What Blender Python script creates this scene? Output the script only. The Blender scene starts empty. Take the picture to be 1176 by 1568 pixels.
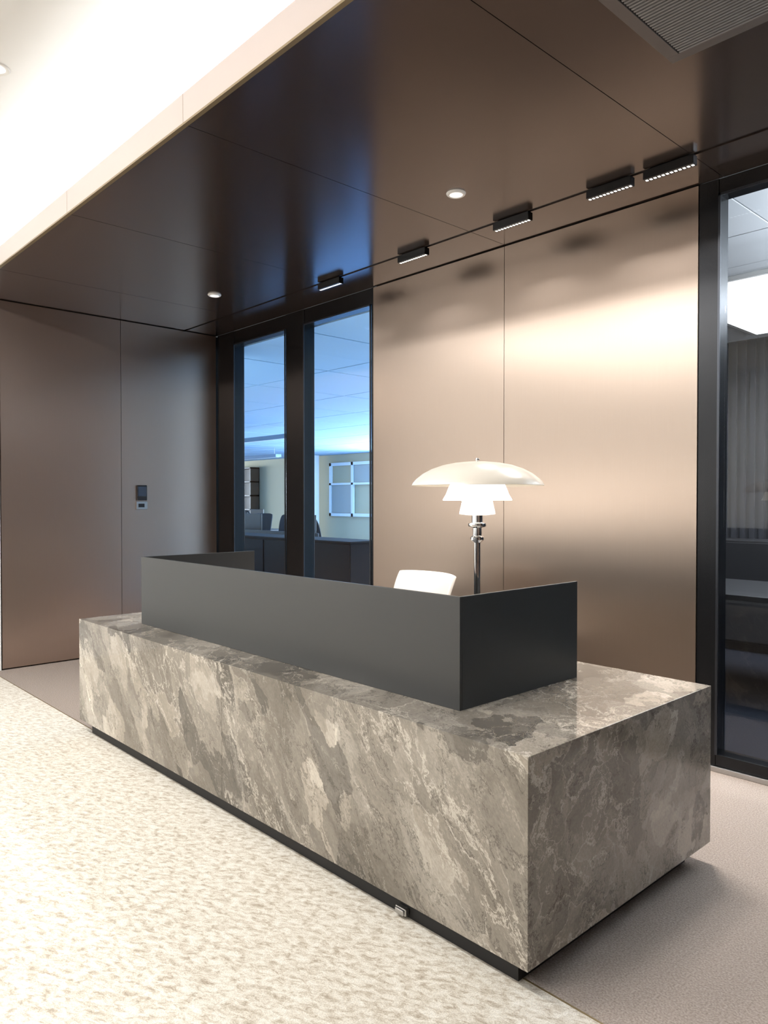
import bpy, bmesh, math, random
from mathutils import Vector, Matrix
random.seed(4)
scene=bpy.context.scene
scene.view_settings.view_transform='Standard'
scene.view_settings.look='None'
scene.view_settings.exposure=0.0
COL=scene.collection

# ------------------------------------------------------------------ node helpers
def newmat(name):
    m=bpy.data.materials.new(name); m.use_nodes=True
    nt=m.node_tree; b=nt.nodes['Principled BSDF']
    return m,nt,b
def simple(name,col,rough=0.5,metal=0.0,emit=None,es=0.0,spec=0.5,bump=0.0,bscale=200,var=0.0,coat=0.0):
    m,nt,b=newmat(name)
    b.inputs['Base Color'].default_value=(*col,1)
    b.inputs['Roughness'].default_value=rough
    b.inputs['Metallic'].default_value=metal
    b.inputs['Specular IOR Level'].default_value=spec
    b.inputs['Coat Weight'].default_value=coat
    if emit:
        b.inputs['Emission Color'].default_value=(*emit,1)
        b.inputs['Emission Strength'].default_value=es
    tc=nt.nodes.new('ShaderNodeTexCoord')
    n=nt.nodes.new('ShaderNodeTexNoise'); n.inputs['Scale'].default_value=bscale
    nt.links.new(tc.outputs['Object'],n.inputs['Vector'])
    if var>0:
        mx=nt.nodes.new('ShaderNodeMixRGB'); mx.blend_type='MIX'
        mx.inputs[1].default_value=(*[c*(1-var) for c in col],1)
        mx.inputs[2].default_value=(*[min(1,c*(1+var)) for c in col],1)
        nt.links.new(n.outputs['Fac'],mx.inputs[0]); nt.links.new(mx.outputs[0],b.inputs['Base Color'])
    if bump>0:
        bp=nt.nodes.new('ShaderNodeBump'); bp.inputs['Strength'].default_value=bump; bp.inputs['Distance'].default_value=0.002
        nt.links.new(n.outputs['Fac'],bp.inputs['Height']); nt.links.new(bp.outputs['Normal'],b.inputs['Normal'])
    return m
def ramp(nt,stops,interp='LINEAR'):
    r=nt.nodes.new('ShaderNodeValToRGB'); cr=r.color_ramp; cr.interpolation=interp
    while len(cr.elements)<len(stops): cr.elements.new(0.5)
    for e,(p,c) in zip(cr.elements,stops):
        e.position=p; e.color=(*c,1) if len(c)==3 else c
    return r
def g(v): return (v,v,v)

def brushed(name,col,rough,scale=(900,900,4),var=0.06,metal=1.0,aniso=0.0,coat=0.0,crough=0.15):
    m,nt,b=newmat(name)
    tc=nt.nodes.new('ShaderNodeTexCoord'); mp=nt.nodes.new('ShaderNodeMapping')
    mp.inputs['Scale'].default_value=scale
    n=nt.nodes.new('ShaderNodeTexNoise'); n.inputs['Scale'].default_value=1.0; n.inputs['Detail'].default_value=2
    nt.links.new(tc.outputs['Object'],mp.inputs['Vector']); nt.links.new(mp.outputs[0],n.inputs['Vector'])
    mx=nt.nodes.new('ShaderNodeMixRGB')
    mx.inputs[1].default_value=(*[c*(1-var) for c in col],1); mx.inputs[2].default_value=(*[c*(1+var) for c in col],1)
    nt.links.new(n.outputs['Fac'],mx.inputs[0]); nt.links.new(mx.outputs[0],b.inputs['Base Color'])
    b.inputs['Metallic'].default_value=metal; b.inputs['Roughness'].default_value=rough
    b.inputs['Coat Weight'].default_value=coat; b.inputs['Coat Roughness'].default_value=crough
    if aniso:
        b.inputs['Anisotropic'].default_value=aniso
        t=nt.nodes.new('ShaderNodeTangent'); t.direction_type='RADIAL'; t.axis='Z'
        nt.links.new(t.outputs[0],b.inputs['Tangent'])
    return m

def marble(name,off):
    m,nt,b=newmat(name); L=nt.links.new
    tc=nt.nodes.new('ShaderNodeTexCoord')
    m1=nt.nodes.new('ShaderNodeMapping'); m1.inputs['Rotation'].default_value=(math.radians(28),math.radians(38),0); m1.inputs['Location'].default_value=off
    mp=nt.nodes.new('ShaderNodeMapping'); mp.inputs['Scale'].default_value=(1.7,1.25,0.68)
    L(tc.outputs['Object'],m1.inputs['Vector']); L(m1.outputs[0],mp.inputs['Vector'])
    def noise(scale,detail,rough=0.55,dist=0.0,vec=None):
        n=nt.nodes.new('ShaderNodeTexNoise'); n.inputs['Scale'].default_value=scale; n.inputs['Detail'].default_value=detail
        n.inputs['Roughness'].default_value=rough; n.inputs['Distortion'].default_value=dist
        L(vec or mp.outputs[0],n.inputs['Vector']); return n
    w=noise(3.0,7,0.6); sub=nt.nodes.new('ShaderNodeVectorMath'); sub.operation='SUBTRACT'; sub.inputs[1].default_value=(0.5,0.5,0.5)
    L(w.outputs['Color'],sub.inputs[0])
    sc=nt.nodes.new('ShaderNodeVectorMath'); sc.operation='SCALE'; sc.inputs['Scale'].default_value=0.45; L(sub.outputs[0],sc.inputs[0])
    ad=nt.nodes.new('ShaderNodeVectorMath'); ad.operation='ADD'; L(mp.outputs[0],ad.inputs[0]); L(sc.outputs[0],ad.inputs[1])
    W=ad.outputs[0]
    def mult(a,bb,f=1.0):
        x=nt.nodes.new('ShaderNodeMixRGB'); x.blend_type='MULTIPLY'; x.inputs[0].default_value=f; L(a,x.inputs[1]); L(bb,x.inputs[2]); return x.outputs[0]
    # body tone: long smooth zones with a few crisp steps
    n1=noise(1.5,3,0.45,0.4,W)
    base=ramp(nt,[(0.34,(0.098,0.084,0.066)),(0.355,(0.150,0.131,0.106)),(0.47,(0.185,0.163,0.134)),(0.48,(0.222,0.197,0.164)),(0.57,(0.235,0.209,0.175)),(0.58,(0.295,0.265,0.225)),(0.66,(0.315,0.285,0.244)),(0.672,(0.44,0.40,0.345))])
    L(n1.outputs['Fac'],base.inputs[0])
    # angular fragments
    v=nt.nodes.new('ShaderNodeTexVoronoi'); v.inputs['Scale'].default_value=4.6; L(W,v.inputs['Vector'])
    sepc=nt.nodes.new('ShaderNodeSeparateColor'); L(v.outputs['Color'],sepc.inputs[0])
    cl=ramp(nt,[(0.09,g(0.48)),(0.13,g(0.86)),(0.80,g(1.0)),(0.84,g(1.22)),(0.925,g(1.28)),(0.94,g(1.62))]); L(sepc.outputs[0],cl.inputs[0])
    c0=mult(base.outputs[0],cl.outputs[0],0.9)
    nc=noise(10,9,0.72,0.2,W); rc=ramp(nt,[(0.32,g(0.82)),(0.68,g(1.18))]); L(nc.outputs['Fac'],rc.inputs[0])
    c0=mult(c0,rc.outputs[0])
    # fine speckle grain
    ng=noise(90,3,0.7,0); rg=ramp(nt,[(0.35,g(0.86)),(0.65,g(1.1))]); L(ng.outputs['Fac'],rg.inputs[0])
    c0=mult(c0,rg.outputs[0])
    def ridge(scale,width,colr,strength,prev,detail=6,mask=None,rough=0.6):
        n=noise(scale,detail,rough,0.4,W)
        s=nt.nodes.new('ShaderNodeMath'); s.operation='SUBTRACT'; s.inputs[1].default_value=0.5; L(n.outputs['Fac'],s.inputs[0])
        a=nt.nodes.new('ShaderNodeMath'); a.operation='ABSOLUTE'; L(s.outputs[0],a.inputs[0])
        r=ramp(nt,[(0.0,g(strength)),(width*0.6,g(strength*0.8)),(width,g(0))]); L(a.outputs[0],r.inputs[0])
        fac=r.outputs[0]
        if mask:
            mm=nt.nodes.new('ShaderNodeMath'); mm.operation='MULTIPLY'; L(r.outputs[0],mm.inputs[0]); L(mask,mm.inputs[1]); fac=mm.outputs[0]
        mx=nt.nodes.new('ShaderNodeMixRGB'); L(fac,mx.inputs[0]); L(prev,mx.inputs[1]); mx.inputs[2].default_value=(*colr,1)
        return mx.outputs[0]
    mk=noise(1.7,2); mr=ramp(nt,[(0.45,g(0.0)),(0.53,g(1))]); L(mk.outputs['Fac'],mr.inputs[0])
    v2=nt.nodes.new('ShaderNodeTexVoronoi'); v2.feature='DISTANCE_TO_EDGE'; v2.inputs['Scale'].default_value=4.6; L(W,v2.inputs['Vector'])
    re=ramp(nt,[(0.0,g(0.6)),(0.010,g(0.45)),(0.018,g(0))]); L(v2.outputs['Distance'],re.inputs[0])
    me_=nt.nodes.new('ShaderNodeMath'); me_.operation='MULTIPLY'; L(re.outputs[0],me_.inputs[0]); L(mr.outputs[0],me_.inputs[1])
    mxe=nt.nodes.new('ShaderNodeMixRGB'); L(me_.outputs[0],mxe.inputs[0]); L(c0,mxe.inputs[1]); mxe.inputs[2].default_value=(0.48,0.44,0.38,1)
    c=ridge(1.6,0.009,(0.55,0.50,0.43),0.75,mxe.outputs[0],8,mr.outputs[0],0.65)
    c=ridge(4.0,0.006,(0.43,0.39,0.335),0.5,c,6,None)
    c=ridge(2.6,0.008,(0.045,0.039,0.030),0.65,c,7,None,0.65)
    L(c,b.inputs['Base Color'])
    b.inputs['Roughness'].default_value=0.07
    return m

def glassmat(name,tint,refl=0.10):
    m=bpy.data.materials.new(name); m.use_nodes=True; nt=m.node_tree; nt.nodes.clear(); L=nt.links.new
    o=nt.nodes.new('ShaderNodeOutputMaterial'); t=nt.nodes.new('ShaderNodeBsdfTransparent'); t.inputs[0].default_value=(*tint,1)
    gl=nt.nodes.new('ShaderNodeBsdfGlossy'); gl.inputs['Roughness'].default_value=0.01
    lw=nt.nodes.new('ShaderNodeLayerWeight'); lw.inputs['Blend'].default_value=0.15
    mr=nt.nodes.new('ShaderNodeMapRange'); mr.inputs['To Min'].default_value=refl*0.5; mr.inputs['To Max'].default_value=0.7
    L(lw.outputs['Fresnel'],mr.inputs['Value'])
    mx=nt.nodes.new('ShaderNodeMixShader'); L(mr.outputs[0],mx.inputs[0]); L(t.outputs[0],mx.inputs[1]); L(gl.outputs[0],mx.inputs[2])
    L(mx.outputs[0],o.inputs[0]); return m

# ------------------------------------------------------------------ materials
M_bronze=brushed('bronze_wall_panel',(0.390,0.318,0.268),0.31,metal=0.95,aniso=0.7,var=0.05)
M_bronze_l=brushed('bronze_side_lightened',(0.47,0.368,0.31),0.30,metal=0.95,aniso=0.55,var=0.05)  # wall bronze with a lighter base colour standing in for reflected light
M_bronze_c=brushed('bronze_ceiling_panel',(0.122,0.087,0.072),0.20,(6,900,900),0.04,metal=0.75,coat=0.8,crough=0.17)
M_dark=simple('shadow_gap_black',(0.006,0.006,0.007),0.6)
M_black=simple('black_aluminium_frame',(0.010,0.011,0.013),0.25,0.5)
M_frame2=simple('frame_edge_aluminium',(0.05,0.055,0.065),0.3,0.8)
M_white=simple('white_plaster',(0.82,0.82,0.81),0.7,bump=0.05)
M_fascia=simple('cream_fascia',(0.54,0.46,0.42),0.5)
M_brass=simple('brass_trim',(0.26,0.19,0.10),0.35,0.6)
M_screen=simple('charcoal_powdercoat',(0.027,0.029,0.030),0.38,0.0,bump=0.08,bscale=900)
M_screen_e=simple('screen_edge',(0.12,0.12,0.115),0.4,0.2)
M_chrome=simple('polished_chrome',(0.8,0.8,0.8),0.08,1.0)
M_steel=simple('brushed_steel',(0.5,0.5,0.5),0.3,1.0)
M_whitepl=simple('white_plastic',(0.8,0.79,0.76),0.4)
M_blackpl=simple('black_plastic',(0.015,0.015,0.018),0.35)
M_work=simple('dark_worktop',(0.03,0.03,0.032),0.4)
M_led=simple('led_lens',(1,1,1),0.5,emit=(1,0.97,0.93),es=1.6)
M_spot=simple('spot_lens',(0.9,0.9,0.9),0.5,emit=(1,0.96,0.9),es=0.8)
M_panel=simple('led_panel_diffuser',(1,1,1),0.5,emit=(1,0.99,0.98),es=3)
M_opal=simple('opal_glass_outer',(0.62,0.58,0.52),0.25,emit=(1.0,0.86,0.66),es=0.20)
M_opal2=simple('opal_glass_inner',(0.9,0.86,0.8),0.25,emit=(1.0,0.94,0.85),es=1.8)
M_grey=simple('anodised_grille',(0.26,0.25,0.25),0.4,0.3)
M_glass=glassmat('clear_glass',(0.86,0.93,0.98))
M_glass_r=glassmat('smoked_glass',(0.80,0.85,0.90),0.10)

def floor_cream():
    m,nt,b=newmat('cream_mottled_floor'); L=nt.links.new
    tc=nt.nodes.new('ShaderNodeTexCoord'); mp0=nt.nodes.new('ShaderNodeMapping'); mp0.inputs['Rotation'].default_value=(0,0,math.radians(-25))
    mp=nt.nodes.new('ShaderNodeMapping'); mp.inputs['Scale'].default_value=(1.0,2.0,1)
    L(tc.outputs['Object'],mp0.inputs['Vector']); L(mp0.outputs[0],mp.inputs['Vector'])
    n=nt.nodes.new('ShaderNodeTexNoise'); n.inputs['Scale'].default_value=24; n.inputs['Detail'].default_value=6; n.inputs['Roughness'].default_value=0.75; n.inputs['Distortion'].default_value=0.5
    L(mp.outputs[0],n.inputs['Vector'])
    r=ramp(nt,[(0.36,(0.37,0.315,0.245)),(0.45,(0.53,0.475,0.395)),(0.53,(0.66,0.62,0.545)),(0.66,(0.74,0.71,0.65))]); L(n.outputs['Fac'],r.inputs[0])
    n2=nt.nodes.new('ShaderNodeTexNoise'); n2.inputs['Scale'].default_value=260; n2.inputs['Detail'].default_value=2
    L(tc.outputs['Object'],n2.inputs['Vector'])
    r2=ramp(nt,[(0.35,g(0.74)),(0.6,g(1.0))]); L(n2.outputs['Fac'],r2.inputs[0])
    mx=nt.nodes.new('ShaderNodeMixRGB'); mx.blend_type='MULTIPLY'; mx.inputs[0].default_value=1; L(r.outputs[0],mx.inputs[1]); L(r2.outputs[0],mx.inputs[2])
    L(mx.outputs[0],b.inputs['Base Color']); b.inputs['Roughness'].default_value=0.75
    bp=nt.nodes.new('ShaderNodeBump'); bp.inputs['Strength'].default_value=0.2; bp.inputs['Distance'].default_value=0.003
    L(n.outputs['Fac'],bp.inputs['Height']); L(bp.outputs[0],b.inputs['Normal'])
    return m
def carpet(name,c1,c2):
    m,nt,b=newmat(name); L=nt.links.new
    tc=nt.nodes.new('ShaderNodeTexCoord')
    v=nt.nodes.new('ShaderNodeTexVoronoi'); v.inputs['Scale'].default_value=260; L(tc.outputs['Object'],v.inputs['Vector'])
    n=nt.nodes.new('ShaderNodeTexNoise'); n.inputs['Scale'].default_value=160; n.inputs['Detail'].default_value=4; L(tc.outputs['Object'],n.inputs['Vector'])
    r=ramp(nt,[(0.3,c1),(0.7,c2)]); L(n.outputs['Fac'],r.inputs[0]); L(r.outputs[0],b.inputs['Base Color'])
    b.inputs['Roughness'].default_value=0.95; b.inputs['Specular IOR Level'].default_value=0.15
    bp=nt.nodes.new('ShaderNodeBump'); bp.inputs['Strength'].default_value=0.5; bp.inputs['Distance'].default_value=0.003
    L(v.outputs['Distance'],bp.inputs['Height']); L(bp.outputs[0],b.inputs['Normal'])
    return m
M_floor=floor_cream()
M_carpet=carpet('taupe_carpet',(0.205,0.168,0.142),(0.37,0.312,0.272))
M_bluecarp=carpet('blue_office_carpet',(0.10,0.20,0.36),(0.16,0.30,0.50))  # blue put in so the bronze ceiling picks up a blue reflection

# ------------------------------------------------------------------ geometry helpers
def addbox(bm,x0,x1,y0,y1,z0,z1,mi=0):
    vs=[bm.verts.new(p) for p in [(x0,y0,z0),(x1,y0,z0),(x1,y1,z0),(x0,y1,z0),(x0,y0,z1),(x1,y0,z1),(x1,y1,z1),(x0,y1,z1)]]
    for f in [(0,3,2,1),(4,5,6,7),(0,1,5,4),(1,2,6,5),(2,3,7,6),(3,0,4,7)]:
        fc=bm.faces.new([vs[i] for i in f]); fc.material_index=mi
def mkobj(name,bm,mats,parent=None,smooth=False,bevel=0.0,segs=2):
    me=bpy.data.meshes.new(name); bm.normal_update(); bm.to_mesh(me); bm.free()
    if not isinstance(mats,(list,tuple)): mats=[mats]
    for m in mats: me.materials.append(m)
    o=bpy.data.objects.new(name,me); COL.objects.link(o)
    if smooth:
        for p in me.polygons: p.use_smooth=True
    if parent:
        o.parent=parent; o.matrix_parent_inverse=parent.matrix_basis.inverted()
    if bevel>0:
        b=o.modifiers.new('bevel','BEVEL'); b.width=bevel; b.segments=segs; b.limit_method='ANGLE'
    return o
def boxes(name,lst,mats,parent=None,bevel=0.0):
    bm=bmesh.new()
    for b in lst: addbox(bm,*b)
    return mkobj(name,bm,mats,parent,bevel=bevel)
def empty(name,loc):
    e=bpy.data.objects.new(name,None); e.location=loc; e.empty_display_size=0.1; COL.objects.link(e); return e
def lathe(name,prof,c,mat,parent=None,n=64,thick=0.0,angle=None):
    bm=bmesh.new(); rings=[]
    for r,z in prof:
        if r<1e-5: rings.append([bm.verts.new((c[0],c[1],c[2]+z))])
        else: rings.append([bm.verts.new((c[0]+r*math.cos(2*math.pi*i/n),c[1]+r*math.sin(2*math.pi*i/n),c[2]+z)) for i in range(n)])
    for a,b in zip(rings[:-1],rings[1:]):
        for i in range(n):
            j=(i+1)%n
            if len(a)==1 and len(b)==1: continue
            if len(a)==1: bm.faces.new((a[0],b[i],b[j]))
            elif len(b)==1: bm.faces.new((a[i],b[0],a[j]))
            else: bm.faces.new((a[i],b[i],b[j],a[j]))
    bmesh.ops.recalc_face_normals(bm,faces=bm.faces)
    o=mkobj(name,bm,mat,parent,smooth=True)
    if thick: s=o.modifiers.new('sol','SOLIDIFY'); s.thickness=thick; s.offset=0
    try:
        ms=o.modifiers.new('es','EDGE_SPLIT'); ms.split_angle=math.radians(40)
    except: pass
    return o
def tube(name,pts,r,mat,parent=None,cyc=False):
    cu=bpy.data.curves.new(name,'CURVE'); cu.dimensions='3D'; cu.bevel_depth=r; cu.bevel_resolution=4; cu.use_fill_caps=True
    s=cu.splines.new('POLY'); s.points.add(len(pts)-1)
    for p,q in zip(s.points,pts): p.co=(*q,1)
    s.use_cyclic_u=cyc
    t=bpy.data.objects.new(name+'_c',cu); COL.objects.link(t)
    me=bpy.data.meshes.new_from_object(t.evaluated_get(bpy.context.evaluated_depsgraph_get())); bpy.data.objects.remove(t)
    me.materials.clear(); me.materials.append(mat)
    for p in me.polygons: p.use_smooth=True
    o=bpy.data.objects.new(name,me); COL.objects.link(o)
    if parent: o.parent=parent; o.matrix_parent_inverse=parent.matrix_basis.inverted()
    return o
def area(name,loc,sx_,sy_,e,col,rot=(0,0,0),parent=None,spread=None):
    ld=bpy.data.lights.new(name,'AREA'); ld.shape='RECTANGLE'; ld.size=sx_; ld.size_y=sy_; ld.energy=e; ld.color=col
    if spread: ld.spread=spread
    lo=bpy.data.objects.new(name,ld); lo.location=loc; lo.rotation_euler=rot; COL.objects.link(lo)
    if parent: lo.parent=parent; lo.matrix_parent_inverse=parent.matrix_basis.inverted()
    return lo

CZ=3.11; WY=3.93; LX=-6.75; FE=1.63; WC=3.46
# ------------------------------------------------------------------ floors
boxes('floor',[(-6.95,2.6,-4.1,1.80,-0.05,0.0)],M_floor)
boxes('floor_carpet',[(-6.95,2.6,1.806,WY+0.02,-0.05,0.0)],M_carpet)
boxes('trim_floor',[(-6.95,2.6,1.80,1.806,-0.05,0.001)],M_brass)
# ------------------------------------------------------------------ bronze ceiling, panels with real joints
sx=[-7.29,-5.88,-4.47,-3.06,-1.65,-0.24,1.17,2.6]
G=0.002
bm=bmesh.new()
TY0,TY1=3.555,3.585      # track slot
def cpanel(x0,x1,y0,y1):
    addbox(bm,max(x0,-6.95)+G,x1-G,y0,y1,CZ,CZ+0.02)
gx0,gx1,gy0,gy1=-1.354,-0.30,0.0,2.763
for a,b in zip(sx[:-1],sx[1:]):
    cpanel(a,b,FE,TY0); cpanel(a,b,TY1,WY+0.008)
addbox(bm,-6.95,2.6,FE+0.01,WY+0.02,CZ+0.03,CZ+0.05,1)
mkobj('ceiling',bm,[M_bronze_c,M_dark])
boxes('trim_fascia',[(-6.95,2.6,FE-0.015,FE-0.003,CZ-0.004,CZ+0.135,0)]
      +[(-6.95,2.6,FE-0.024,FE-0.003,CZ-0.014,CZ-0.004,1)],[M_fascia,M_brass])
boxes('trim_fascia_joint',[(x-0.001,x+0.001,FE-0.0156,FE-0.0152,CZ,CZ+0.135) for x in sx[1:-1]],M_brass)
boxes('ceiling_upper',[(-6.95,2.6,-4.1,2.5,WC,WC+0.06)],M_white)
boxes('wall_left',[(LX-0.04,LX,1.885,2.918,0.012,CZ-0.007,0),(LX-0.04,LX,2.922,WY-0.012,0.012,CZ-0.007,0),(LX-0.1,LX-0.045,1.885,WY+0.13,0,CZ-0.001,1)],[M_bronze_l,M_dark])
boxes('wall_left_front',[(LX-0.2,LX+0.0,-4.1,1.875,0,WC)],M_white)
boxes('wall_right',[(2.6,2.7,-4.1,WY,0,WC)],M_bronze_c)
boxes('wall_front',[(-6.95,2.6,-4.2,-4.1,0,WC)],M_white)
PX0,PXM,PX1=-4.36,-3.07,-1.778
boxes('wall_back',[(PX0,PXM-0.002,WY,WY+0.03,0.012,CZ-0.008,0),(PXM+0.002,PX1,WY,WY+0.03,0.012,CZ-0.008,0),(PX0+0.005,PX1-0.005,WY+0.031,WY+0.13,0,CZ+0.02,1)],[M_bronze,M_dark])

def frame(name,xs,z0,z1,glass,posts):
    e=empty(name,((xs[0][0]+xs[-1][1])/2,WY+0.06,1.5))
    bm=bmesh.new()
    X0=posts[0][0]; X1=posts[-1][1]
    addbox(bm,X0,X1,WY+0.01,WY+0.12,z1,CZ-0.001,0)
    addbox(bm,X0,X1,WY+0.01,WY+0.12,0.03,z0,0)
    addbox(bm,X0,X1,WY-0.005,WY+0.125,0.0,0.028,1)
    for a,b in posts: addbox(bm,a,b,WY+0.005,WY+0.125,0.03,CZ-0.001,0)
    mkobj('frame',bm,[M_black,M_steel],e,bevel=0.003)
    bm=bmesh.new()
    for a,b in xs:
        addbox(bm,a,a+0.012,WY-0.004,WY+0.005,z0,z1,0); addbox(bm,b-0.012,b,WY-0.004,WY+0.005,z0,z1,0)
        addbox(bm,a,b,WY-0.004,WY+0.005,z1-0.012,z1,0)
    mkobj('glazing_bead',bm,M_frame2,e)
    bm=bmesh.new()
    for a,b in xs:
        vs=[bm.verts.new(p) for p in [(a,WY+0.05,z0),(b,WY+0.05,z0),(b,WY+0.05,z1),(a,WY+0.05,z1)]]; bm.faces.new(vs)
    mkobj('glass_pane',bm,glass,e)
    return e
frame('window_1',[(-6.43,-5.55),(-5.28,-4.39)],0.09,2.98,M_glass,[(-6.745,-6.43),(-5.55,-5.28),(-4.39,-4.362)])
frame('window_2',[(-1.672,-0.2),(-0.12,2.5)],0.09,3.03,M_glass_r,[(-1.776,-1.672),(-0.2,-0.12),(2.5,2.6)])

# ------------------------------------------------------------------ rooms behind the glass
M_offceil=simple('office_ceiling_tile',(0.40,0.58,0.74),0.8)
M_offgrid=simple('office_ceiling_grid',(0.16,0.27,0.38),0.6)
M_offwall=simple('office_wall_cream',(0.60,0.52,0.35),0.8)
M_offwhite=simple('office_wall_white',(0.8,0.82,0.8),0.8)
OX0,OX1,OY0,OY1,OZ=-34.0,-4.3,WY+0.14,16.0,2.98
boxes('floor_office',[(OX0,OX1,OY0,OY1,-0.05,0)],M_bluecarp)
bm=bmesh.new()
tw=1.5
x=OX0
while x<OX1-0.01:
    x1=min(x+tw,OX1); y=OY0
    while y<OY1-0.01:
        y1=min(y+tw,OY1)
        addbox(bm,x+0.014,x1-0.014,y+0.014,y1-0.014,OZ,OZ+0.02,0); y=y1
    x=x1
addbox(bm,OX0,OX1,OY0,OY1,OZ+0.022,OZ+0.05,1)
mkobj('ceiling_office',bm,[M_offceil,M_offgrid])
boxes('wall_office_back',[(OX0,OX1,OY1,OY1+0.1,0,OZ)],M_offwall)
boxes('wall_office_left',[(OX0-0.1,OX0,OY0,OY1,0,OZ)],M_offwall)
boxes('wall_office_right',[(OX1,OX1+0.1,OY0,OY1,0,OZ)],M_offwhite)
boxes('wall_office_front',[(OX0,-6.96,WY+0.02,OY0,0,OZ)],M_offwhite)
M_shelf=simple('walnut_shelf',(0.10,0.06,0.035),0.5)
def bookcase(name,x0,x1,y,z1,n):
    l=[(x0,x0+0.05,y-0.4,y,0,z1),(x1-0.05,x1,y-0.4,y,0,z1),(x0,x1,y-0.02,y,0,z1)]
    for i in range(n+1):
        z=i*(z1-0.05)/n; l.append((x0,x1,y-0.4,y-0.02,z,z+0.05))
    return boxes(name,l,M_shelf)
bookcase('bookcase',-25.9,-24.3,15.98,2.7,5)
M_column=simple('painted_column',(0.85,0.87,0.88),0.6)
boxes('office_column',[(-20.6,-20.2,15.3,15.7,0.0,OZ-0.005),(-20.63,-20.17,15.27,15.73,0.0,0.1)],M_column)
ow=empty('window_office',(-18.7,15.95,1.8))
boxes('frame',[(-19.9,-19.8,15.9,15.98,0.9,2.7),(-17.6,-17.5,15.9,15.98,0.9,2.7),(-19.9,-17.5,15.9,15.98,2.6,2.7),(-19.9,-17.5,15.9,15.98,0.9,1.0),(-18.75,-18.65,15.9,15.98,0.9,2.7),(-19.9,-17.5,15.9,15.98,1.95,2.02)],M_column,ow)
M_sky=simple('window_blind_fabric',(0.40,0.42,0.40),0.6)
boxes('blind',[(-19.79,-18.76,15.93,15.95,1.01,1.94),(-18.64,-17.61,15.93,15.95,2.03,2.59)],M_sky,ow)
def added_window(name,x0,x1,power):  # unseen window, added to brighten the office and its blue reflections
    e=empty(name,((x0+x1)/2,OY1-0.05,1.75)); l=[]
    l+=[(x0,x1,OY1-0.08,OY1-0.002,0.85,0.92),(x0,x1,OY1-0.08,OY1-0.002,2.68,2.75)]
    n=int(round((x1-x0)/1.5))
    for i in range(n+1):
        c=x0+(x1-x0)*i/n; l.append((c-0.03,c+0.03,OY1-0.08,OY1-0.002,0.92,2.68))
    boxes('frame',l,M_column,e)
    area('added_glow',((x0+x1)/2,OY1-0.09,1.8),x1-x0,1.7,power,(0.70,0.86,1.0),(math.radians(-90),0,0),e)
added_window('added_window_fill',-16.5,-5.0,2900)
e=empty('added_window_fill',(OX0+0.05,10,1.8))  # second out-of-view window, added to lift the office light
boxes('frame',[(OX0+0.002,OX0+0.08,y-0.03,y+0.03,0.9,2.7) for y in (5,7,9,11,13,15)]+[(OX0+0.002,OX0+0.08,5,15,0.85,0.9),(OX0+0.002,OX0+0.08,5,15,2.7,2.75)],M_column,e)
area('added_glow',(OX0+0.09,10,1.8),1.7,10,2000,(0.82,0.91,1.0),(0,math.radians(-90),0),e)

# meeting room (right)
M_rceil=simple('meeting_ceiling_tile',(0.82,0.84,0.86),0.8)
M_rgrid=simple('meeting_ceiling_grid',(0.35,0.36,0.38),0.6)
M_flute=simple('dark_fluted_panel',(0.05,0.052,0.06),0.35)
RX0,RX1,RY0,RY1,RZ=-4.15,2.6,WY+0.14,7.8,3.05
boxes('floor_meeting',[(RX0,RX1,RY0,RY1,-0.05,0)],carpet('navy_carpet',(0.01,0.012,0.018),(0.02,0.022,0.03)))
bm=bmesh.new(); x=RX0
while x<RX1-0.01:
    x1=min(x+0.62,RX1); y=RY0
    while y<RY1-0.01:
        y1=min(y+0.62,RY1); addbox(bm,x+0.006,x1-0.006,y+0.006,y1-0.006,RZ,RZ+0.02,0); y=y1
    x=x1
addbox(bm,RX0,RX1,RY0,RY1,RZ+0.022,RZ+0.05,1)
mkobj('ceiling_meeting',bm,[M_rceil,M_rgrid])
l=[(RX0,RX1,RY1,RY1+0.1,0,RZ)]
x=RX0
while x<RX1-0.1:
    l.append((x,x+0.045,RY1-0.03,RY1+0.001,0.0,RZ-0.01)); x+=0.09
boxes('wall_meeting_back',l,M_flute)
boxes('wall_meeting_left',[(RX0-0.04,RX0,RY0,RY1,0,RZ)],M_flute)
boxes('wall_meeting_right',[(RX1,RX1+0.1,RY0,RY1,0,RZ)],M_flute)
pl=empty('ceiling_panel_light',(-1.9,6.5,RZ))
boxes('housing',[(-2.85,-1.0,5.5,7.5,RZ-0.03,RZ-0.001)],M_whitepl,pl,0.004)
boxes('diffuser',[(-2.8,-1.05,5.55,7.45,RZ-0.036,RZ-0.031)],M_panel,pl)
mt=empty('meeting_table',(-2.2,5.9,0))
boxes('top',[(-3.4,-0.6,5.4,6.5,0.72,0.76)],M_work,mt,0.006)
boxes('leg_1',[(-3.2,-3.12,5.6,6.3,0.0,0.72)],M_blackpl,mt,0.004)
boxes('leg_2',[(-0.9,-0.82,5.6,6.3,0.0,0.72)],M_blackpl,mt,0.004)
boxes('credenza',[(-3.9,0.8,7.25,7.72,0.08,1.05),(-3.85,0.75,7.3,7.7,0,0.08)]+[(-3.88+i*0.78,-3.88+i*0.78+0.76,7.235,7.25,0.1,1.03) for i in range(6)],M_work,None,0.004)

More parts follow.
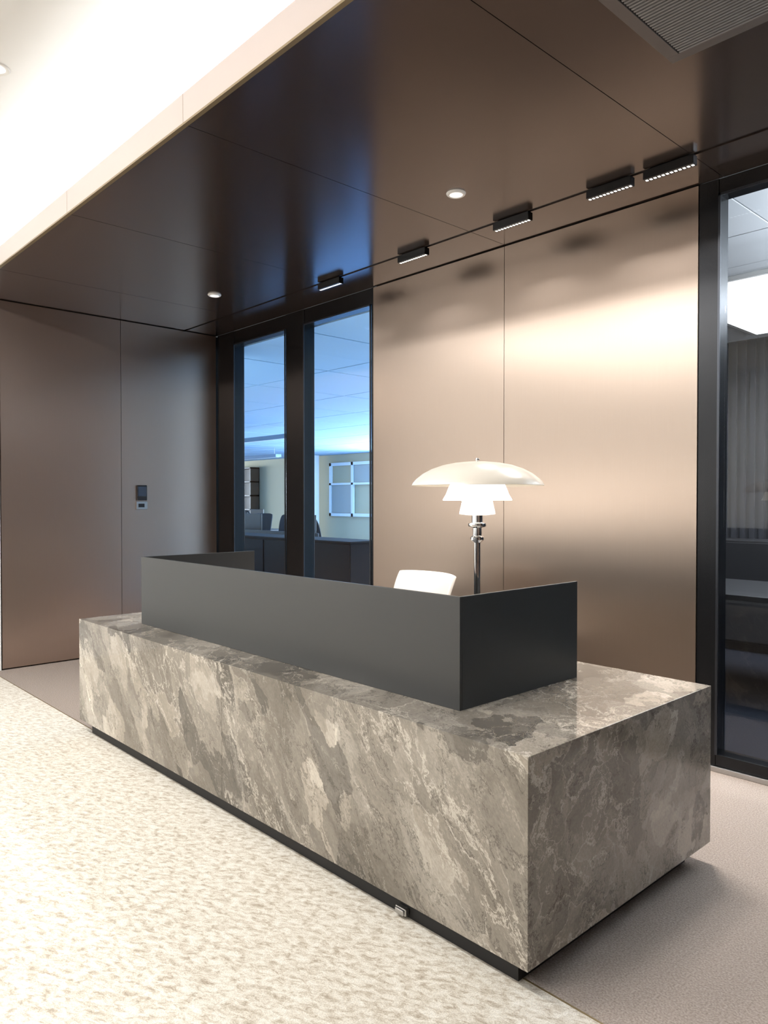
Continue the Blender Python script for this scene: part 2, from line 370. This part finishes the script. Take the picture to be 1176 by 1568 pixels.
# ------------------------------------------------------------------ office chair builder
def chair(name,loc,rot,shell,seatm,basem,back_top=1.0,hw=0.225,kk=0.16):
    e=empty(name,(0,0,0)); K=[]
    bm=bmesh.new()
    for i in range(5):
        a=2*math.pi*i/5+0.3; c,s=math.cos(a),math.sin(a)
        pr=[(0.03,0.035,0.075,0.115),(0.16,0.024,0.065,0.095),(0.30,0.016,0.055,0.075)]
        rr=[]
        for r,w,z0,z1 in pr:
            rr.append([bm.verts.new((c*r-s*k,s*r+c*k,z)) for k,z in [(-w,z0),(w,z0),(w,z1),(-w,z1)]])
        for A,B in zip(rr[:-1],rr[1:]):
            for k in range(4): bm.faces.new((A[k],A[(k+1)%4],B[(k+1)%4],B[k]))
        bm.faces.new(rr[-1]); bm.faces.new(rr[0][::-1])
    mkobj('star_base',bm,basem,e,bevel=0.004)
    for i in range(5):
        a=2*math.pi*i/5+0.3; c,s=math.cos(a),math.sin(a)
        bm=bmesh.new()
        for off in (-0.018,0.018):
            M=Matrix.Translation((c*0.3-s*off,s*0.3+c*off,0.03))@Matrix.Rotation(a,4,'Z')@Matrix.Rotation(math.pi/2,4,'X')
            bmesh.ops.create_cone(bm,cap_ends=True,segments=24,radius1=0.03,radius2=0.03,depth=0.018,matrix=M)
        mkobj('caster_%d'%(i+1),bm,M_blackpl,e,bevel=0.002)
    lathe('gas_column',[(0,0.08),(0.035,0.08),(0.035,0.22),(0.02,0.22),(0.02,0.40),(0.07,0.41),(0.07,0.43),(0,0.43)],(0,0,0),M_chrome,e,24)
    def pad(nm,wx,wy,z0,z1,mat,cy=0):
        bm=bmesh.new(); N=40; rings=[]
        for sc,z in [(0.0,z0),(0.9,z0),(0.98,z0+0.012),(1.0,(z0+z1)/2),(0.97,z1-0.012),(0.85,z1),(0.5,z1-0.008),(0.0,z1-0.012)]:
            if sc==0: rings.append([bm.verts.new((0,cy,z))]); continue
            ring=[]
            for i in range(N):
                t=2*math.pi*i/N; cx=math.copysign(abs(math.cos(t))**0.5,math.cos(t)); sy=math.copysign(abs(math.sin(t))**0.5,math.sin(t))
                ring.append(bm.verts.new((wx*sc*cx,cy+wy*sc*sy,z)))
            rings.append(ring)
        for a,b in zip(rings[:-1],rings[1:]):
            for i in range(N):
                j=(i+1)%N
                if len(a)==1: bm.faces.new((a[0],b[j],b[i]))
                elif len(b)==1: bm.faces.new((a[i],a[j],b[0]))
                else: bm.faces.new((a[i],a[j],b[j],b[i]))
        bmesh.ops.recalc_face_normals(bm,faces=bm.faces)
        return mkobj(nm,bm,mat,e,smooth=True)
    pad('seat',0.24,0.235,0.43,0.50,seatm)
    bm=bmesh.new(); NU,NV=24,20; gv=[]
    z0,z1=0.56,back_top
    for j in range(NV+1):
        v=j/NV; row=[]
        for i in range(NU+1):
            u=i/NU*2-1; vv=v*2-1
            X=u*math.sqrt(1-kk*vv*vv*vv*vv*abs(u)**3); Zq=vv*math.sqrt(1-kk*u*u*u*u*abs(vv)**3)
            zz=(z0+z1)/2+Zq*(z1-z0)/2
            w=hw*(0.9+0.1*v)
            yy=0.235+0.10*v-0.075*abs(X)**2.2+0.03*math.sin(v*math.pi)*-1
            row.append(bm.verts.new((X*w,yy,zz)))
        gv.append(row)
    for j in range(NV):
        for i in range(NU): bm.faces.new((gv[j][i],gv[j][i+1],gv[j+1][i+1],gv[j+1][i]))
    o=mkobj('backrest',bm,shell,e,smooth=True); s=o.modifiers.new('s','SOLIDIFY'); s.thickness=0.025; s.offset=0
    b=o.modifiers.new('b','BEVEL'); b.width=0.008; b.segments=3
    tube('back_support',[(0,0.02,0.41),(0,0.2,0.42),(0,0.27,0.50),(0,0.285,0.62),(0,0.275,0.7)],0.016,M_chrome,e)
    for sx_ in (-1,1):
        tube('arm_%s'%('l' if sx_<0 else 'r'),[(sx_*0.05,0.03,0.415),(sx_*0.26,0.03,0.42),(sx_*0.285,0.04,0.47),(sx_*0.285,0.08,0.66)],0.012,M_chrome,e)
        bm=bmesh.new(); addbox(bm,sx_*0.285-0.03,sx_*0.285+0.03,-0.12,0.16,0.66,0.69)
        mkobj('armpad_%s'%('l' if sx_<0 else 'r'),bm,seatm,e,bevel=0.012)
    e.location=loc; e.rotation_euler=(0,0,rot)
    return e
M_leather=simple('white_leather',(0.60,0.56,0.51),0.45,bump=0.1,bscale=300)
chair('office_chair',(-3.33,3.20,0),0.0,M_leather,M_leather,M_chrome,0.965,0.255,0.06)
M_darkfab=simple('charcoal_fabric',(0.03,0.032,0.035),0.8)
M_greyfab=simple('grey_fabric',(0.04,0.045,0.05),0.8)
for (x,y,r) in [(-10.4,7.5,0.4),(-9.4,7.45,2.9),(-11.9,8.3,0.2),(-13.0,8.5,0.5),(-15.6,11.2,0.3),(-17.3,11.3,2.8)]:
    chair('office_chair',(x,y,0),r,M_greyfab,M_darkfab,M_blackpl,1.16)
def odesk(x0,x1,y0,y1,zs=0.98):
    e=empty('office_desk',((x0+x1)/2,(y0+y1)/2,0))
    boxes('top',[(x0,x1,y0,y1,0.72,0.75)],M_work,e,0.004)
    boxes('modesty_screen',[(x0,x1,y0-0.03,y0-0.004,0.02,zs)],M_work,e,0.004)
    boxes('leg_frame',[(x0+0.05,x0+0.1,y0+0.05,y1-0.05,0,0.72),(x1-0.1,x1-0.05,y0+0.05,y1-0.05,0,0.72)],M_blackpl,e,0.004)
    n=int((x1-x0)/1.4)
    for i in range(n):
        cx=x0+(i+0.5)*(x1-x0)/n; yy=y0+0.25
        boxes('monitor_%d'%(i+1),[(cx-0.27,cx+0.27,yy,yy+0.03,0.88,1.22),(cx-0.03,cx+0.03,yy+0.031,yy+0.05,0.76,1.05),(cx-0.1,cx+0.1,yy-0.06,yy+0.12,0.751,0.765)],M_blackpl,e,0.004)
odesk(-13.8,-11.0,7.0,7.7); odesk(-10.9,-8.1,6.3,7.0); odesk(-20.0,-14.4,9.6,10.3)
M_cab=simple('black_lacquer_cabinet',(0.012,0.012,0.014),0.6,spec=0.2)
boxes('low_cabinet',[(-9.9,-5.9,5.0,5.4,0.05,0.98),(-9.85,-5.95,5.02,5.38,0,0.05),(-9.92,-5.88,4.98,5.42,0.98,1.0)]+[(-9.88+i*0.8,-9.88+i*0.8+0.77,4.985,5.0,0.07,0.96) for i in range(5)],M_cab,None,0.003)
def pendant(x0,x1,y,z):
    e=empty('linear_pendant_light',((x0+x1)/2,y,z))
    boxes('housing',[(x0,x1,y-0.1,y+0.1,z,z+0.08)],M_offgrid,e,0.004)
    boxes('lens',[(x0+0.02,x1-0.02,y-0.05,y+0.05,z-0.006,z-0.001)],M_offwhite,e)
    for xx in (x0+0.2,x1-0.2): tube('cable',[(xx,y,z+0.08),(xx,y,OZ-0.001)],0.004,M_steel,e)
pendant(-15,-12.4,9.0,2.72); pendant(-21,-18,12.5,2.7)

# ------------------------------------------------------------------ reception desk
DX0,DX1,DY0,DY1=-4.63,-1.262,1.73,2.93; DM=-2.94
rd=empty('reception_desk',((DX0+DX1)/2,(DY0+DY1)/2,0))
MA=marble('grey_breccia_marble',(1.1,2.9,0.6))
boxes('marble_body_left',[(DX0,DM-0.0003,DY0,DY1,0.08,0.70)],MA,rd,0.0015)
boxes('marble_body_right',[(DM+0.0003,DX1,DY0,DY1,0.08,0.70)],MA,rd,0.0015)
boxes('plinth',[(DX0+0.07,DX1-0.07,DY0+0.05,DY1-0.07,0.0,0.08)],M_dark,rd)
boxes('cable_outlet',[(-1.84,-1.79,DY0+0.03,DY0+0.049,0.01,0.035),(-1.835,-1.795,DY0+0.022,DY0+0.03,0.013,0.032)],M_steel,rd,0.003)
SX0,SX1,SY0,SY1=-4.2,-1.70,1.935,2.665; t=0.012; z0,z1=0.7,1.097
boxes('privacy_screen',[(SX0,SX1,SY0,SY0+t,z0,z1,0),(SX1-t,SX1,SY0+t,SY1,z0,z1,0),(SX0,SX0+t,SY0+t,SY1+0.05,z0,z1,0)],[M_screen,M_screen_e],rd,0.0015)
boxes('worktop',[(SX0+0.02,SX1-0.02,SY0+0.02,SY1-0.01,0.701,0.716)],M_work,rd,0.002)

# ------------------------------------------------------------------ lamp
LXp,LYp=-1.937,2.309; k=0.001863
lp=empty('table_lamp',(LXp,LYp,0.716))
def Z(v): return 1.43+(1081-v)*k
C=(LXp,LYp,0)
b0=0.717
lathe('base',[(0,b0),(0.11,b0),(0.112,b0+0.004),(0.108,b0+0.012),(0.03,b0+0.02),(0.013,b0+0.035),(0.013,Z(1168))],C,M_chrome,lp)
lathe('stem_collar',[(0.013,Z(1172)),(0.027,Z(1166)),(0.027,Z(1160)),(0.018,Z(1157)),(0.018,Z(1140)),(0.035,Z(1137)),(0.037,Z(1133)),(0.035,Z(1130)),(0.022,Z(1128)),(0.022,Z(1110)),(0,Z(1108))],C,M_chrome,lp)
sh1=[(r*k,Z(v)) for r,v in [(6,998),(25,998.5),(50,1001),(75,1006),(98,1014),(117,1024),(131,1035),(139,1044),(141,1049)]]
lathe('upper_shade',sh1,C,M_opal,lp,96,0.003)
sh2=[(r*k,Z(v)) for r,v in [(30,1030),(45,1034),(56,1042),(62,1055),(67,1068),(73,1078),(74,1081)]]
lathe('middle_shade',sh2,C,M_opal2,lp,96,0.003)
sh3=[(r*k,Z(v)) for r,v in [(12,1062),(24,1066),(31,1076),(34,1092),(37,1104),(38,1110),(20,1112)]]
lathe('lower_shade',sh3,C,M_opal2,lp,96,0.003)
lathe('finial',[(0,Z(989)),(0.006,Z(990)),(0.008,Z(993)),(0.006,Z(996)),(0.014,Z(997)),(0.018,Z(999)),(0,Z(1001))],C,M_chrome,lp,32)
for i in range(3):
    a=2*math.pi*i/3
    tube('shade_arm_%d'%(i+1),[(LXp+0.02*math.cos(a),LYp+0.02*math.sin(a),Z(1112)),(LXp+0.09*math.cos(a),LYp+0.09*math.sin(a),Z(1068)),(LXp+0.10*math.cos(a),LYp+0.10*math.sin(a),Z(1014))],0.002,M_chrome,lp)
def plight(name,loc,e,col,r=0.03,parent=None):
    ld=bpy.data.lights.new(name,'POINT'); ld.energy=e; ld.color=col; ld.shadow_soft_size=r
    lo=bpy.data.objects.new(name,ld); lo.location=loc; COL.objects.link(lo)
    if parent: lo.parent=parent; lo.matrix_parent_inverse=parent.matrix_basis.inverted()
plight('lamp_bulb',(LXp,LYp,Z(1055)),6,(1,0.88,0.7),0.02,lp)

# ------------------------------------------------------------------ track with linear spots
TC=(TY0+TY1)/2
tk=empty('track_lighting',(-2.5,TC,CZ))
boxes('rail',[(-6.7,2.55,TY0+0.005,TY1-0.005,CZ+0.006,CZ+0.028)],M_black,tk)
for x in (-1.762,-2.09,-2.73,-3.56,-4.45):
    bm=bmesh.new(); addbox(bm,x-0.13,x+0.13,TC-0.022,TC+0.022,CZ-0.052,CZ-0.006)
    addbox(bm,x-0.10,x+0.10,TC-0.009,TC+0.009,CZ-0.0065,CZ+0.007)
    mkobj('spot_housing',bm,M_black,tk,bevel=0.002)
    bm=bmesh.new()
    for i in range(12):
        cx=x-0.118+0.0215*i; addbox(bm,cx-0.006,cx+0.006,TC-0.008,TC+0.008,CZ-0.0535,CZ-0.0525)
    mkobj('lens_cells',bm,M_led,tk)
    area('spot_glow',(x,TC,CZ-0.056),0.24,0.03,19,(1,0.955,0.91),(math.radians(2),0,0),tk,math.radians(110))
for (x,y) in [(-2.73,3.07),(-5.41,3.13)]:
    e=empty('ceiling_spotlight',(x,y,CZ))
    lathe('ring',[(0.036,-0.010),(0.046,-0.012),(0.05,-0.009),(0.054,-0.003),(0.054,-0.0005)],(x,y,CZ),M_whitepl,e,48)
    lathe('lens',[(0,-0.0105),(0.0365,-0.0105)],(x,y,CZ),M_spot,e,48)
for (x,y) in [(-3.82,1.06),(-0.5,1.06)]:
    e=empty('downlight',(x,y,WC))
    lathe('ring',[(0.04,-0.001),(0.04,-0.004),(0.055,-0.006),(0.06,-0.001)],(x,y,WC),M_whitepl,e,40)
    lathe('lens',[(0,-0.003),(0.039,-0.003)],(x,y,WC),M_led,e,40)
ag=empty('air_grille',((gx0+gx1)/2,2.3,CZ))
gy=FE+0.05
boxes('frame',[(gx0,gx1,gy1-0.045,gy1,CZ-0.008,CZ-0.0005),(gx0,gx0+0.045,gy,gy1-0.045,CZ-0.008,CZ-0.0005),(gx1-0.045,gx1,gy,gy1-0.045,CZ-0.008,CZ-0.0005),(gx0,gx1,gy-0.045,gy,CZ-0.008,CZ-0.0005)],simple('grille_frame_bronze',(0.15,0.13,0.12),0.4,0.4),ag,0.001)
l=[]; y=gy+0.006
while y<gy1-0.05:
    l.append((gx0+0.05,gx1-0.05,y,y+0.008,CZ-0.007,CZ-0.001)); y+=0.016
boxes('slats',l,M_grey,ag)
ar=empty('access_reader',(LX+0.01,3.12,1.44))
boxes('body',[(LX+0.0005,LX+0.02,3.065,3.165,1.43,1.575)],M_blackpl,ar,0.006)
boxes('screen',[(LX+0.0201,LX+0.0215,3.075,3.155,1.47,1.56)],simple('reader_screen',(0.01,0.015,0.03),0.1,emit=(0.2,0.3,0.6),es=0.03),ar)
boxes('call_button_plate',[(LX+0.0005,LX+0.012,3.06,3.17,1.345,1.42)],M_steel,ar,0.003)
boxes('label',[(LX+0.0121,LX+0.0128,3.08,3.14,1.365,1.40)],M_blackpl,ar)

# ------------------------------------------------------------------ unseen objects added behind the camera for reflections in the bronze
e=empty('added_light_strip',(-6.0,-4.08,1.45))  # added glowing strip, gives the back panels a bright reflected band
boxes('frame',[(-6.62,-5.33,-4.098,-4.05,1.14,1.18),(-6.62,-5.33,-4.098,-4.05,1.72,1.76)]+[(c-0.02,c+0.02,-4.098,-4.05,1.18,1.72) for c in (-6.6,-5.35)],M_black,e,0.003)
area('added_glow',(-5.975,-4.06,1.45),1.2,0.54,11,(1.0,0.93,0.84),(math.radians(90),0,0),e)
e=empty('added_light_strip',(-6.72,-2.2,1.45))  # side strip, also added out of view, carries the reflected band on
boxes('frame',[(LX+0.001,LX+0.04,-3.92,-0.48,1.14,1.18),(LX+0.001,LX+0.04,-3.92,-0.48,1.72,1.76)]+[(LX+0.001,LX+0.04,c-0.02,c+0.02,1.18,1.72) for c in (-3.9,-2.2,-0.5)],M_black,e,0.003)
area('added_glow',(LX+0.03,-2.2,1.45),0.54,3.3,28,(1.0,0.93,0.84),(0,math.radians(-90),0),e)
M_tan_reflector=simple('tan_reflector',(0.55,0.27,0.14),0.5)  # tan block with dark back, added for orange and dark reflected bands
bn=empty('added_reflector',(-2.1,-3.6,0))
boxes('seat',[(-6.2,2.0,-3.95,-3.35,0.22,0.45)],M_tan_reflector,bn,0.02)
boxes('back',[(-6.2,2.0,-4.08,-3.96,0.46,1.0)],M_work,bn,0.02)
boxes('base',[(-6.1,1.9,-3.9,-3.45,0.0,0.22)],M_work,bn)

# ------------------------------------------------------------------ lights
W=(1,0.985,0.955)
area('cove_strip',(-4.1,FE+0.09,CZ+0.10),5.3,0.06,85,(0.98,0.99,1.0),(math.radians(180-12),0,0))
for (x,y) in [(-5.6,0.0),(-3.6,0.0),(-5.0,-2.2),(-2.4,-2.2),(-1.75,0.0)]:  # unseen ceiling panels, added to light the foreground
    e=empty('ceiling_panel_light',(x,y,WC))
    boxes('housing',[(x-0.62,x+0.62,y-0.17,y+0.17,WC-0.02,WC-0.001)],M_whitepl,e,0.003)
    area('added_panel_fill',(x,y,WC-0.025),1.2,0.3,70,W,(0,0,0),e)
e=empty('linear_pendant_light',(-0.2,6.2,2.6))  # out-of-frame pendant, added to brighten the meeting room ceiling
boxes('housing',[(-0.9,0.6,6.17,6.23,2.55,2.6)],M_black,e,0.003)
for xx in (-0.7,0.4): tube('cable',[(xx,6.2,2.6),(xx,6.2,RZ-0.001)],0.003,M_steel,e)
area('added_uplight',(-0.15,6.2,2.61),1.4,0.05,130,(0.93,0.96,1.0),(math.pi,0,0),e)
e=empty('linear_pendant_light',(0.2,4.9,2.6))  # another added pendant out of frame, lifts the same ceiling
boxes('housing',[(-0.9,1.3,4.87,4.93,2.35,2.4)],M_black,e,0.003)
for xx in (-0.7,1.1): tube('cable',[(xx,4.9,2.4),(xx,4.9,RZ-0.001)],0.003,M_steel,e)
area('added_uplight',(0.2,4.9,2.41),2.1,0.05,160,(0.90,0.95,1.0),(math.pi,0,0),e)
area('meeting_glow',(-1.92,6.5,RZ-0.05),1.5,1.8,60,(0.95,0.97,1.0),(0,0,0),pl,math.radians(150))
w=bpy.data.worlds.new('World'); scene.world=w; w.use_nodes=True
w.node_tree.nodes['Background'].inputs[0].default_value=(0.9,0.95,1,1); w.node_tree.nodes['Background'].inputs[1].default_value=0.1

# ------------------------------------------------------------------ camera
cd=bpy.data.cameras.new('camera'); co=bpy.data.objects.new('camera',cd); COL.objects.link(co)
cd.sensor_fit='VERTICAL'; cd.sensor_height=36; cd.lens=36*1605/2212
co.location=(0,0,1.43); co.rotation_euler=(math.radians(90-0.89),0,math.radians(47.15))
cd.clip_start=0.05
scene.camera=co
